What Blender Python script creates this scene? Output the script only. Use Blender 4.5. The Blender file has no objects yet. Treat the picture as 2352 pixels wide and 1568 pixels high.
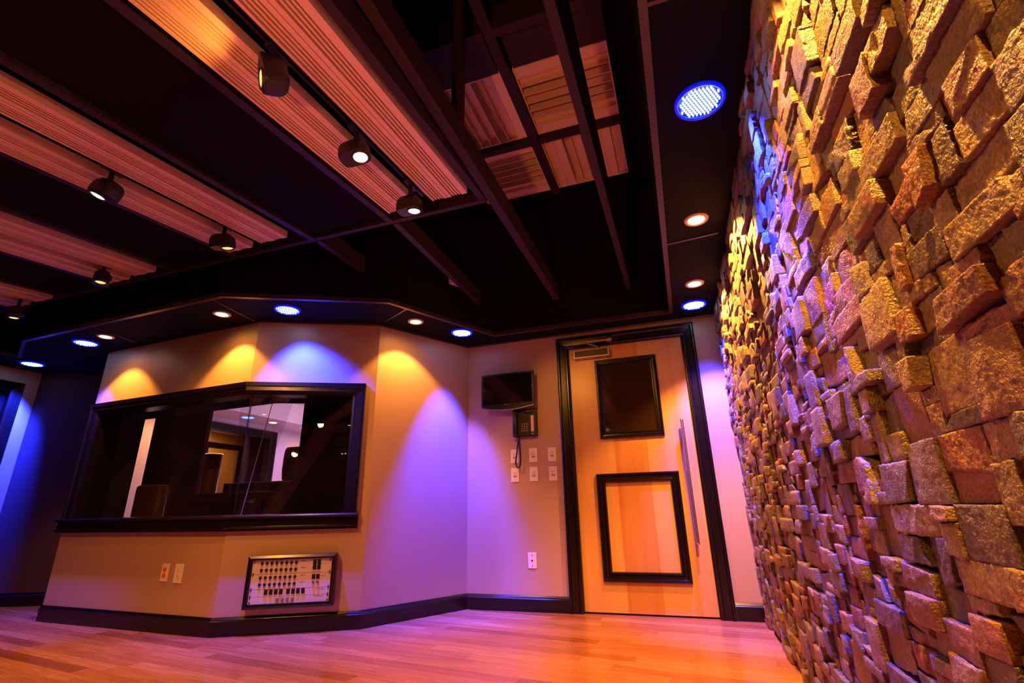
import bpy, bmesh, math, random
import numpy as np
from mathutils import Vector, Matrix
random.seed(7)
PI = math.pi
SC = bpy.context.scene
COL = SC.collection
# ------------------------------------------------------------------ materials
def new_mat(name):
    m = bpy.data.materials.new(name); m.use_nodes = True
    nt = m.node_tree; b = nt.nodes['Principled BSDF']
    return m, nt, b
def N(nt, typ, **kw):
    n = nt.nodes.new(typ)
    for k, v in kw.items():
        if k.startswith('i_'):
            n.inputs[k[2:].replace('_', ' ')].default_value = v
        else: setattr(n, k, v)
    return n
def L(nt, a, b): nt.links.new(a, b)
def plain(name, col, rough=.5, metal=0., bump=0., bscale=60., spec=.5, coat=0., var=0.):
    m, nt, b = new_mat(name)
    b.inputs['Base Color'].default_value = (*col, 1); b.inputs['Roughness'].default_value = rough
    b.inputs['Metallic'].default_value = metal; b.inputs['Specular IOR Level'].default_value = spec
    b.inputs['Coat Weight'].default_value = coat
    tc = N(nt, 'ShaderNodeTexCoord'); no = N(nt, 'ShaderNodeTexNoise'); no.inputs['Scale'].default_value = bscale
    no.inputs['Detail'].default_value = 2
    L(nt, tc.outputs['Object'], no.inputs['Vector'])
    if bump:
        bp = N(nt, 'ShaderNodeBump'); bp.inputs['Strength'].default_value = bump; bp.inputs['Distance'].default_value = .002
        L(nt, no.outputs['Fac'], bp.inputs['Height']); L(nt, bp.outputs['Normal'], b.inputs['Normal'])
    if var:
        mr = N(nt, 'ShaderNodeMapRange'); mr.inputs['To Min'].default_value = 1-var; mr.inputs['To Max'].default_value = 1+var
        mx = N(nt, 'ShaderNodeVectorMath', operation='SCALE'); mx.inputs[0].default_value = col
        L(nt, no.outputs['Fac'], mr.inputs['Value']); L(nt, mr.outputs['Result'], mx.inputs['Scale']); L(nt, mx.outputs['Vector'], b.inputs['Base Color'])
    return m
def emit(name, col, s):
    m, nt, b = new_mat(name)
    b.inputs['Base Color'].default_value = (*col, 1); b.inputs['Emission Color'].default_value = (*col, 1)
    b.inputs['Emission Strength'].default_value = s; b.inputs['Roughness'].default_value = .3
    m.cycles.emission_sampling = 'NONE'
    return m
def ramp(nt, stops, interp='LINEAR'):
    r = N(nt, 'ShaderNodeValToRGB'); cr = r.color_ramp; cr.interpolation = interp
    while len(cr.elements) < len(stops): cr.elements.new(.5)
    for e, (p, c) in zip(cr.elements, stops): e.position = p; e.color = (*c, 1)
    return r
def math_(nt, op, a, b=None, c=None):
    n = N(nt, 'ShaderNodeMath', operation=op)
    for i, v in enumerate((a, b, c)):
        if v is None: continue
        if isinstance(v, (int, float)): n.inputs[i].default_value = v
        else: L(nt, v, n.inputs[i])
    return n.outputs[0]
def floor_mat():
    m, nt, b = new_mat('oak_floor')
    tc = N(nt, 'ShaderNodeTexCoord'); mp = N(nt, 'ShaderNodeMapping'); mp.inputs['Rotation'].default_value = (0, 0, math.radians(7.4))
    L(nt, tc.outputs['Object'], mp.inputs['Vector'])
    sp = N(nt, 'ShaderNodeSeparateXYZ'); L(nt, mp.outputs['Vector'], sp.inputs[0])
    row = math_(nt, 'FLOOR', math_(nt, 'DIVIDE', sp.outputs['Y'], .088))
    wn = N(nt, 'ShaderNodeTexWhiteNoise', noise_dimensions='1D'); L(nt, row, wn.inputs['W'])
    u = math_(nt, 'ADD', math_(nt, 'DIVIDE', sp.outputs['X'], 1.05), math_(nt, 'MULTIPLY', wn.outputs['Value'], 7.3))
    idn = math_(nt, 'FLOOR', u)
    cb = N(nt, 'ShaderNodeCombineXYZ'); L(nt, row, cb.inputs[0]); L(nt, idn, cb.inputs[1])
    w2 = N(nt, 'ShaderNodeTexWhiteNoise', noise_dimensions='2D'); L(nt, cb.outputs[0], w2.inputs['Vector'])
    r = ramp(nt, [(0, (.27, .08, .035)), (.15, (.38, .13, .06)), (.5, (.46, .18, .085)), (.8, (.54, .24, .125)), (1, (.38, .13, .06))])
    L(nt, w2.outputs['Value'], r.inputs['Fac'])
    # grain
    mg = N(nt, 'ShaderNodeMapping'); mg.inputs['Scale'].default_value = (2.2, 34, 1)
    ad = N(nt, 'ShaderNodeVectorMath', operation='ADD'); L(nt, mp.outputs['Vector'], mg.inputs['Vector'])
    L(nt, mg.outputs['Vector'], ad.inputs[0]); cb2 = N(nt, 'ShaderNodeCombineXYZ'); L(nt, math_(nt, 'MULTIPLY', w2.outputs['Value'], 91.), cb2.inputs[0])
    L(nt, cb2.outputs[0], ad.inputs[1])
    g = N(nt, 'ShaderNodeTexNoise'); g.inputs['Scale'].default_value = 1.6; g.inputs['Detail'].default_value = 4; g.inputs['Distortion'].default_value = .5
    L(nt, ad.outputs[0], g.inputs['Vector'])
    gm = N(nt, 'ShaderNodeMapRange'); gm.inputs['From Min'].default_value = .3; gm.inputs['From Max'].default_value = .7
    gm.inputs['To Min'].default_value = .72; gm.inputs['To Max'].default_value = 1.12; L(nt, g.outputs['Fac'], gm.inputs['Value'])
    # gaps
    fy = math_(nt, 'FRACT', math_(nt, 'DIVIDE', sp.outputs['Y'], .088)); fx = math_(nt, 'FRACT', u)
    ey = math_(nt, 'GREATER_THAN', fy, .018); ex = math_(nt, 'GREATER_THAN', fx, .0022)
    gap = math_(nt, 'MULTIPLY', ey, ex); gapf = math_(nt, 'ADD', math_(nt, 'MULTIPLY', gap, .45), .55)
    sc = N(nt, 'ShaderNodeVectorMath', operation='SCALE'); L(nt, r.outputs['Color'], sc.inputs[0]); L(nt, math_(nt, 'MULTIPLY', gm.outputs[0], gapf), sc.inputs['Scale'])
    L(nt, sc.outputs[0], b.inputs['Base Color'])
    rr = N(nt, 'ShaderNodeMapRange'); rr.inputs['To Min'].default_value = .16; rr.inputs['To Max'].default_value = .34; L(nt, g.outputs['Fac'], rr.inputs['Value'])
    L(nt, rr.outputs[0], b.inputs['Roughness'])
    bp = N(nt, 'ShaderNodeBump'); bp.inputs['Strength'].default_value = .25; bp.inputs['Distance'].default_value = .001
    L(nt, math_(nt, 'ADD', math_(nt, 'MULTIPLY', g.outputs['Fac'], .3), gap), bp.inputs['Height']); L(nt, bp.outputs[0], b.inputs['Normal'])
    return m
def wood_mat(name, cols, axis='Z', band=.2, rough=.35, grain=30., off=0.):
    """veneer or boards: grain runs along AXIS, bands of their own tone across X (or Y)"""
    m, nt, b = new_mat(name)
    tc = N(nt, 'ShaderNodeTexCoord'); mp = N(nt, 'ShaderNodeMapping')
    s = {'Z': (grain, grain, 1.6), 'Y': (grain, 1.6, grain), 'X': (1.6, grain, grain)}[axis]
    mp.inputs['Scale'].default_value = s; L(nt, tc.outputs['Object'], mp.inputs['Vector'])
    no = N(nt, 'ShaderNodeTexNoise'); no.inputs['Scale'].default_value = 1.; no.inputs['Detail'].default_value = 3; no.inputs['Distortion'].default_value = .7
    L(nt, mp.outputs[0], no.inputs['Vector'])
    sp = N(nt, 'ShaderNodeSeparateXYZ'); L(nt, tc.outputs['Object'], sp.inputs[0])
    w = N(nt, 'ShaderNodeTexWhiteNoise', noise_dimensions='1D')
    L(nt, math_(nt, 'FLOOR', math_(nt, 'DIVIDE', math_(nt, 'ADD', sp.outputs['X' if axis != 'X' else 'Y'], off), band)), w.inputs['W'])
    big = N(nt, 'ShaderNodeTexNoise'); big.inputs['Scale'].default_value = 1.2; big.inputs['Detail'].default_value = 2
    mp2 = N(nt, 'ShaderNodeMapping'); mp2.inputs['Scale'].default_value = tuple(.35*v if v > 2 else .8 for v in s)
    L(nt, tc.outputs['Object'], mp2.inputs[0]); L(nt, mp2.outputs[0], big.inputs['Vector'])
    f = math_(nt, 'ADD', math_(nt, 'MULTIPLY', w.outputs['Value'], .45), math_(nt, 'ADD', math_(nt, 'MULTIPLY', no.outputs['Fac'], .3), math_(nt, 'MULTIPLY', big.outputs['Fac'], .3)))
    r = ramp(nt, cols); L(nt, f, r.inputs['Fac']); L(nt, r.outputs[0], b.inputs['Base Color'])
    b.inputs['Roughness'].default_value = rough
    bp = N(nt, 'ShaderNodeBump'); bp.inputs['Strength'].default_value = .08; bp.inputs['Distance'].default_value = .001
    L(nt, no.outputs['Fac'], bp.inputs['Height']); L(nt, bp.outputs[0], b.inputs['Normal'])
    return m
def stone_mat():
    m, nt, b = new_mat('split_slate')
    tc = N(nt, 'ShaderNodeTexCoord')
    at = N(nt, 'ShaderNodeAttribute'); at.attribute_name = 'tone'
    r = ramp(nt, [(0, (.13, .10, .10)), (.18, (.26, .20, .11)), (.42, (.46, .34, .13)), (.6, (.52, .20, .06)), (.74, (.30, .15, .12)), (.88, (.58, .42, .18)), (1, (.25, .18, .20))])
    no = N(nt, 'ShaderNodeTexNoise'); no.inputs['Scale'].default_value = 22; no.inputs['Detail'].default_value = 3; no.inputs['Roughness'].default_value = .65
    L(nt, tc.outputs['Object'], no.inputs['Vector'])
    mix = math_(nt, 'ADD', at.outputs['Fac'], math_(nt, 'MULTIPLY', math_(nt, 'SUBTRACT', no.outputs['Fac'], .5), .55))
    L(nt, mix, r.inputs['Fac'])
    n2 = N(nt, 'ShaderNodeTexNoise'); n2.inputs['Scale'].default_value = 150; n2.inputs['Detail'].default_value = 4; n2.inputs['Roughness'].default_value = .75
    L(nt, tc.outputs['Object'], n2.inputs['Vector'])
    vo = N(nt, 'ShaderNodeTexVoronoi'); vo.inputs['Scale'].default_value = 240; L(nt, tc.outputs['Object'], vo.inputs['Vector'])
    mr = N(nt, 'ShaderNodeMapRange'); mr.inputs['From Min'].default_value = .3; mr.inputs['From Max'].default_value = .7; mr.inputs['To Min'].default_value = .28; mr.inputs['To Max'].default_value = .95
    L(nt, n2.outputs['Fac'], mr.inputs['Value'])
    sc = N(nt, 'ShaderNodeVectorMath', operation='SCALE'); L(nt, r.outputs[0], sc.inputs[0]); L(nt, mr.outputs[0], sc.inputs['Scale'])
    L(nt, sc.outputs[0], b.inputs['Base Color'])
    b.inputs['Roughness'].default_value = .36; b.inputs['Specular IOR Level'].default_value = .9
    bp = N(nt, 'ShaderNodeBump'); bp.inputs['Strength'].default_value = 1.; bp.inputs['Distance'].default_value = .005
    h = math_(nt, 'ADD', n2.outputs['Fac'], math_(nt, 'MULTIPLY', vo.outputs['Distance'], .35))
    L(nt, h, bp.inputs['Height']); L(nt, bp.outputs[0], b.inputs['Normal'])
    return m
def glass_mat(name, tint=(.9, .9, .92), ior=1.45, base=0.):
    m = bpy.data.materials.new(name); m.use_nodes = True; nt = m.node_tree; nt.nodes.clear()
    o = N(nt, 'ShaderNodeOutputMaterial'); t = N(nt, 'ShaderNodeBsdfTransparent'); t.inputs[0].default_value = (*tint, 1)
    g = N(nt, 'ShaderNodeBsdfGlossy'); g.inputs['Roughness'].default_value = .01; g.inputs['Color'].default_value = (.9, .9, .9, 1)
    lw = N(nt, 'ShaderNodeLayerWeight'); lw.inputs['Blend'].default_value = .5
    f = math_(nt, 'ADD', math_(nt, 'MULTIPLY', math_(nt, 'POWER', lw.outputs['Facing'], 5.), .9), .035)
    mx = N(nt, 'ShaderNodeMixShader'); L(nt, f, mx.inputs[0]); L(nt, t.outputs[0], mx.inputs[1]); L(nt, g.outputs[0], mx.inputs[2]); L(nt, mx.outputs[0], o.inputs[0])
    return m
M = {}
M['floor'] = floor_mat()
M['paint'] = plain('tan_wall_paint', (.52, .36, .26), .42, bump=.12, bscale=220)
M['darkfabric'] = plain('plum_acoustic_fabric', (.06, .026, .04), .8, bump=.3, bscale=400, var=.1)
M['black'] = plain('flat_black_ceiling_paint', (.0025, .0018, .0018), .85, bump=.1, spec=.15)
M['blackbeam'] = plain('dark_brown_beam_stain', (.026, .012, .012), .6, bump=.2, bscale=90, spec=.3, var=.15)
M['clothblack'] = plain('black_speaker_cloth', (.005, .003, .003), .95, bump=.4, bscale=500, spec=.1)
M['espresso'] = plain('espresso_lacquered_trim', (.0065, .0035, .0035), .24, bump=.03, bscale=50, spec=.5)
M['espresso_edge'] = plain('satin_brown_soffit_strip', (.045, .03, .024), .35, spec=.5)
M['maple'] = wood_mat('maple_door_veneer', [(.15, (.78, .50, .24)), (.45, (.74, .43, .19)), (.62, (.60, .29, .11)), (.85, (.50, .20, .07))], 'Z', .165, .3, 26, .03)
def door_wood():
    m = wood_mat('maple_door_veneer', [(.0, (.74, .46, .20)), (.3, (.70, .41, .17)), (.6, (.60, .28, .10)), (1, (.44, .17, .05))], 'Z', 9., .3, 22, 4.5)
    nt = m.node_tree; sp = [n for n in nt.nodes if n.type == 'SEPXYZ'][0]; wn = [n for n in nt.nodes if n.type == 'TEX_WHITE_NOISE'][0]
    r = ramp(nt, [(0, (.12,)*3), (.345, (.95,)*3), (.375, (.75,)*3), (.60, (.85,)*3), (.615, (.1,)*3), (.86, (.35,)*3), (.9, (.2,)*3)], 'CONSTANT')
    L(nt, math_(nt, 'DIVIDE', math_(nt, 'ADD', sp.outputs['X'], .83), .94), r.inputs['Fac'])
    for l in list(wn.outputs['Value'].links):
        t = l.to_socket; nt.links.remove(l); L(nt, r.outputs[0], t)
    return m
M['maple'] = door_wood()
M['ribwood'] = wood_mat('ribbed_maple', [(.2, (.80, .58, .42)), (.8, (.74, .50, .35))], 'Y', 3., .5, 4)
M['ribwoodx'] = wood_mat('diffuser_maple', [(.2, (.80, .58, .42)), (.9, (.72, .48, .34))], 'X', 3., .5, 3)
M['stone'] = stone_mat()
M['mortar'] = plain('black_stone_backing', (.015, .012, .011), .9)
M['blackplastic'] = plain('black_plastic', (.012, .011, .012), .32)
M['glossblack'] = plain('gloss_black_screen', (.004, .004, .004), .08, spec=.6)
M['blackmetal'] = plain('black_powder_coated_metal', (.014, .012, .016), .42, spec=.5)
M['white'] = plain('ivory_plastic', (.90, .82, .78), .35)
M['whiteslot'] = plain('ivory_plastic_recess', (.42, .30, .25), .4)
M['orangeplastic'] = plain('orange_outlet_plastic', (.75, .16, .03), .4)
M['hole'] = plain('dark_socket', (.01, .008, .008), .6)
M['plate'] = plain('brushed_aluminium_panel', (.82, .76, .66), .4, metal=.15, bump=.05, bscale=300)
M['chrome'] = plain('brushed_steel', (.80, .78, .82), .27, metal=1.)
M['aluminium'] = plain('satin_aluminium', (.5, .42, .38), .38, metal=.8)
M['copperlens'] = plain('white_lamp_trim', (.75, .62, .52), .4)
M['ink'] = plain('brown_printed_ink', (.25, .12, .05), .6)
M['keygrey'] = plain('grey_rubber_keys', (.35, .30, .30), .5)
M['strip'] = plain('pale_paper_strip', (.85, .62, .5), .7)
M['glass'] = glass_mat('clear_studio_glass')
M['doorglass'] = plain('dark_door_glass', (.03, .016, .006), .05, spec=.7)
M['lilac'] = plain('pale_wall_paint', (.66, .56, .68), .6)
M['brown'] = plain('brown_leather', (.16, .07, .03), .5)
WARM = (1., .37, .05); BLUE = (.012, .028, 1.); TR = 8; SB = 52; DB = 72; UPL = 105; KW = 3.6; KB = 8.0
M['warmlens'] = emit('warm_lamp_lens', (1., .72, .36), 9)
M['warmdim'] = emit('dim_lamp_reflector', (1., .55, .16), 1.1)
M['led'] = emit('white_blue_led', (.45, .65, 1.), 6)
M['ledlens'] = emit('blue_led_lens', (.004, .012, 1.), .45)
M['ledblue'] = emit('blue_lamp_lens', (.10, .28, 1.), 5)
M['ledcyan'] = emit('pale_cyan_led', (.4, .85, 1.), 4)
# ------------------------------------------------------------------ helpers
def obj(name, bm, m, parent=None, loc=None, smooth=False, bevel=0., mats=None, bseg=2):
    me = bpy.data.meshes.new(name)
    bmesh.ops.recalc_face_normals(bm, faces=bm.faces)
    bm.to_mesh(me); bm.free()
    for x in (mats or [m]): me.materials.append(M[x] if isinstance(x, str) else x)
    o = bpy.data.objects.new(name, me); COL.objects.link(o)
    if loc: o.location = loc
    if parent: o.parent = parent
    if smooth:
        for p in me.polygons: p.use_smooth = True
    if bevel:
        md = o.modifiers.new('bevel', 'BEVEL'); md.width = bevel; md.segments = bseg; md.limit_method = 'ANGLE'; md.angle_limit = math.radians(35)
    return o
def tag(o, label=None, cat=None, group=None, kind=None):
    if label: o['label'] = label
    if cat: o['category'] = cat
    if group: o['group'] = group
    if kind: o['kind'] = kind
    return o
def thing(name, label, cat, loc=(0, 0, 0), group=None, rz=0., kind=None):
    o = bpy.data.objects.new(name, None); COL.objects.link(o); o.location = loc; o.rotation_euler = (0, 0, rz)
    o.empty_display_size = .05
    return tag(o, label, cat, group, kind)
def struct(name, bm, m, label, **kw):
    o = obj(name, bm, m, **kw); return tag(o, label, None, None, 'structure')
def new(): return bmesh.new()
def box(bm, x0, x1, y0, y1, z0, z1, mi=0, mat=None):
    vs = [bm.verts.new(v) for v in [(x0, y0, z0), (x1, y0, z0), (x1, y1, z0), (x0, y1, z0), (x0, y0, z1), (x1, y0, z1), (x1, y1, z1), (x0, y1, z1)]]
    if mat is not None:
        for v in vs: v.co = mat @ v.co
    for f in ((0, 3, 2, 1), (4, 5, 6, 7), (0, 1, 5, 4), (1, 2, 6, 5), (2, 3, 7, 6), (3, 0, 4, 7)):
        q = bm.faces.new([vs[i] for i in f]); q.material_index = mi
    return vs
def cyl(bm, c, r, h, n=24, axis='Z', mi=0, r2=None, mat=None, caps=True):
    """solid of revolution slice from c along axis by h"""
    r2 = r if r2 is None else r2
    ax = {'Z': Matrix.Identity(3), 'Y': Matrix(((1, 0, 0), (0, 0, 1), (0, -1, 0))), 'X': Matrix(((0, 0, 1), (0, 1, 0), (-1, 0, 0)))}[axis]
    A, B = [], []
    for i in range(n):
        a = 2*PI*i/n; p = Vector((math.cos(a), math.sin(a), 0))
        u = ax @ (p*r); v = ax @ (p*r2+Vector((0, 0, h)))
        u = Vector(c)+u; v = Vector(c)+v
        if mat is not None: u = mat @ u; v = mat @ v
        A.append(bm.verts.new(u)); B.append(bm.verts.new(v))
    for i in range(n):
        f = bm.faces.new((A[i], A[(i+1) % n], B[(i+1) % n], B[i])); f.material_index = mi
    if caps:
        f = bm.faces.new(A[::-1]); f.material_index = mi
        f = bm.faces.new(B); f.material_index = mi
def lathe(bm, prof, n=32, mi=0, mat=None, c=(0, 0, 0)):
    rings = []
    for r, z in prof:
        if r < 1e-6:
            p = Vector((c[0], c[1], c[2]+z)); p = mat @ p if mat is not None else p
            rings.append([bm.verts.new(p)])
        else:
            ring = []
            for i in range(n):
                a = 2*PI*i/n; p = Vector((c[0]+r*math.cos(a), c[1]+r*math.sin(a), c[2]+z))
                ring.append(bm.verts.new(mat @ p if mat is not None else p))
            rings.append(ring)
    for a, b in zip(rings, rings[1:]):
        if len(a) == 1 and len(b) == 1: continue
        for i in range(n):
            j = (i+1) % n
            if len(a) == 1: f = bm.faces.new((a[0], b[j], b[i]))
            elif len(b) == 1: f = bm.faces.new((a[i], a[j], b[0]))
            else: f = bm.faces.new((a[i], a[j], b[j], b[i]))
            f.material_index = mi
def prism(bm, pts, z0, z1, mi=0):
    A = [bm.verts.new((x, y, z0)) for x, y in pts]; B = [bm.verts.new((x, y, z1)) for x, y in pts]
    n = len(pts)
    for i in range(n): bm.faces.new((A[i], A[(i+1) % n], B[(i+1) % n], B[i])).material_index = mi
    bm.faces.new(A[::-1]).material_index = mi; bm.faces.new(B).material_index = mi
def tube(bm, pts, r, n=10, mi=0):
    pts = [Vector(p) for p in pts]; rings = []
    up = Vector((0, 1, 0.13)).normalized()
    for i, p in enumerate(pts):
        t = (pts[min(i+1, len(pts)-1)]-pts[max(i-1, 0)]).normalized()
        a = t.cross(up); a = a.normalized() if a.length > 1e-4 else Vector((1, 0, 0)); b = t.cross(a).normalized()
        rr = r(i/(len(pts)-1)) if callable(r) else r
        rings.append([bm.verts.new(p+a*math.cos(2*PI*k/n)*rr+b*math.sin(2*PI*k/n)*rr) for k in range(n)])
    for a, b in zip(rings, rings[1:]):
        for k in range(n): bm.faces.new((a[k], a[(k+1) % n], b[(k+1) % n], b[k])).material_index = mi
    bm.faces.new(rings[0][::-1]).material_index = mi; bm.faces.new(rings[-1]).material_index = mi
def sweep(bm, path, prof, side=1, mi=0, closed_prof=True):
    """path: xy points; prof: (offset to the room side, z). mitred at the corners"""
    P = [Vector((x, y)) for x, y in path]; n = len(P); rings = []
    def nrm(a, b):
        d = (b-a).normalized(); return Vector((-d.y, d.x))*side
    for i in range(n):
        if i == 0: m = nrm(P[0], P[1])
        elif i == n-1: m = nrm(P[-2], P[-1])
        else:
            a = nrm(P[i-1], P[i]); b = nrm(P[i], P[i+1]); m = (a+b); m = m/(1+a.dot(b)) if (1+a.dot(b)) > .1 else a
        rings.append([bm.verts.new((P[i].x+m.x*o, P[i].y+m.y*o, z)) for o, z in prof])
    k = len(prof)
    for a, b in zip(rings, rings[1:]):
        for j in range(k if closed_prof else k-1):
            bm.faces.new((a[j], a[(j+1) % k], b[(j+1) % k], b[j])).material_index = mi
    if closed_prof:
        bm.faces.new(rings[0][::-1]).material_index = mi; bm.faces.new(rings[-1]).material_index = mi
def moulding(bm, O, U, V, Nn, u0, u1, v0, v1, prof, open_bottom=False, mi=0):
    """picture-frame moulding in the plane O + u*U + v*V; prof: (inset from outer edge, height off the plane)"""
    rings = []
    for ins, h in prof:
        b = v0 if open_bottom else v0+ins
        cs = [(u0+ins, b), (u0+ins, v1-ins), (u1-ins, v1-ins), (u1-ins, b)]
        rings.append([bm.verts.new(O+U*u+V*v+Nn*h) for u, v in cs])
    for a, b in zip(rings, rings[1:]+[rings[0]]):
        for j in range(3 if open_bottom else 4):
            bm.faces.new((a[j], a[(j+1) % 4], b[(j+1) % 4], b[j])).material_index = mi
    if open_bottom:
        bm.faces.new([r[0] for r in rings]).material_index = mi; bm.faces.new([r[3] for r in rings][::-1]).material_index = mi
def walltf(a, b):
    """frame of a wall from a to b seen from the room: origin a, X along the wall, Y out of the wall into the room... Z up"""
    a = Vector((*a, 0)); b = Vector((*b, 0)); u = (b-a).normalized(); n = Vector((u.y, -u.x, 0))
    return a, u, n
def tf(O, u, n):
    return Matrix(((u.x, -n.x, 0, O.x), (u.y, -n.y, 0, O.y), (0, 0, 1, O.z), (0, 0, 0, 1)))   # local x along wall, -y into room, z up
# ------------------------------------------------------------------ plan (metres)
C1 = (-1.776, 3.998); C2 = (-2.21, 3.194); C3 = (-3.037, 2.761); C4 = (-4.883, 2.843); YD = 3.998; XS = .43
SZ = 2.197
WT = .14
# floor and ceiling
bm = new(); box(bm, -9.2, .6, -3.4, 9.2, -.1, 0); struct('floor', bm, 'floor', 'glossy reddish oak plank floor of the live room')
bm = new(); box(bm, -6.6, .6, -3.4, 4.2, 3.47, 3.55); struct('ceiling', bm, 'black', 'black upper ceiling above the open beams')
# walls
bm = new(); box(bm, -1.776, -.87, YD, YD+.16, 0, SZ); box(bm, .165, .45, YD, YD+.16, 0, SZ); box(bm, -.87, .165, YD, YD+.16, 2.10, SZ); box(bm, -1.9, .6, YD, YD+.16, SZ, 3.47)
struct('wall_back', bm, 'paint', 'tan painted wall around the maple door')
def bay(name, a, b, holes, label):
    O, u, n = walltf(a, b); Mx = tf(O, u, n); Lw = (Vector(b)-Vector(a)).length
    bm = new()
    if holes is None: box(bm, 0, Lw, 0, WT, 0, SZ, mat=Mx)
    else:
        s0, s1, z0, z1 = holes
        box(bm, 0, Lw, 0, WT, 0, z0, mat=Mx); box(bm, 0, Lw, 0, WT, z1, SZ, mat=Mx)
        if s0 > 0: box(bm, 0, s0, 0, WT, z0, z1, mat=Mx)
        if s1 < Lw: box(bm, s1, Lw, 0, WT, z0, z1, mat=Mx)
    struct(name, bm, 'paint', label); return O, u, n, Mx, Lw
WC = bay('wall_bay_left', C4, C3, (.11, 9, .72, 1.62), 'tan bay wall left of the corner, below and above the long window')
WB = bay('wall_bay_front', C3, C2, (-1, .79, .72, 1.62), 'tan bay wall that carries the connector panel')
WA = bay('wall_bay_right', C2, C1, None, 'plain tan bay wall washed orange and blue beside the screen')
# dark recess wall and left wall
E = (-6.27, 3.09); G0 = (-5.45, 3.44); G = (-4.89, 3.25)
def wallbox(name, a, b, z1, m, label, t=.12):
    O, u, n = walltf(a, b); bm = new(); box(bm, 0, (Vector(b)-Vector(a)).length, 0, t, 0, z1, mat=tf(O, u, n)); return struct(name, bm, m, label)
bm = new(); sweep(bm, [E, G0, G], [(0, 0), (0, SZ), (-.05, SZ), (-.05, 0)], side=-1); struct('wall_left_recess', bm, 'darkfabric', 'dark plum fabric wall in the recess left of the bay')
wallbox('wall_bay_return', G, (C4[0], C4[1]+.005), SZ, 'darkfabric', 'short side wall of the bay facing left', t=.02)
LX = -6.27
bm = new(); box(bm, LX-.14, LX, 2.93, 3.09, 0, SZ); box(bm, LX-.14, LX, 1.5, 2.93, 2.02, SZ); box(bm, LX-.14, LX, -3.3, 1.5, 0, SZ); box(bm, LX-.14, LX, -3.3, 3.3, SZ, 3.47)
struct('wall_left', bm, 'paint', 'far left wall washed blue around a dark doorway')
bm = new(); box(bm, -6.6, .6, -3.4, -3.2, 0, 3.47); struct('wall_front', bm, 'paint', 'wall of the live room behind the viewer')
bm = new(); box(bm, XS, XS+.17, -3.2, 4.15, 0, 3.47); struct('wall_right', bm, 'mortar', 'solid wall behind the stone cladding')
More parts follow.
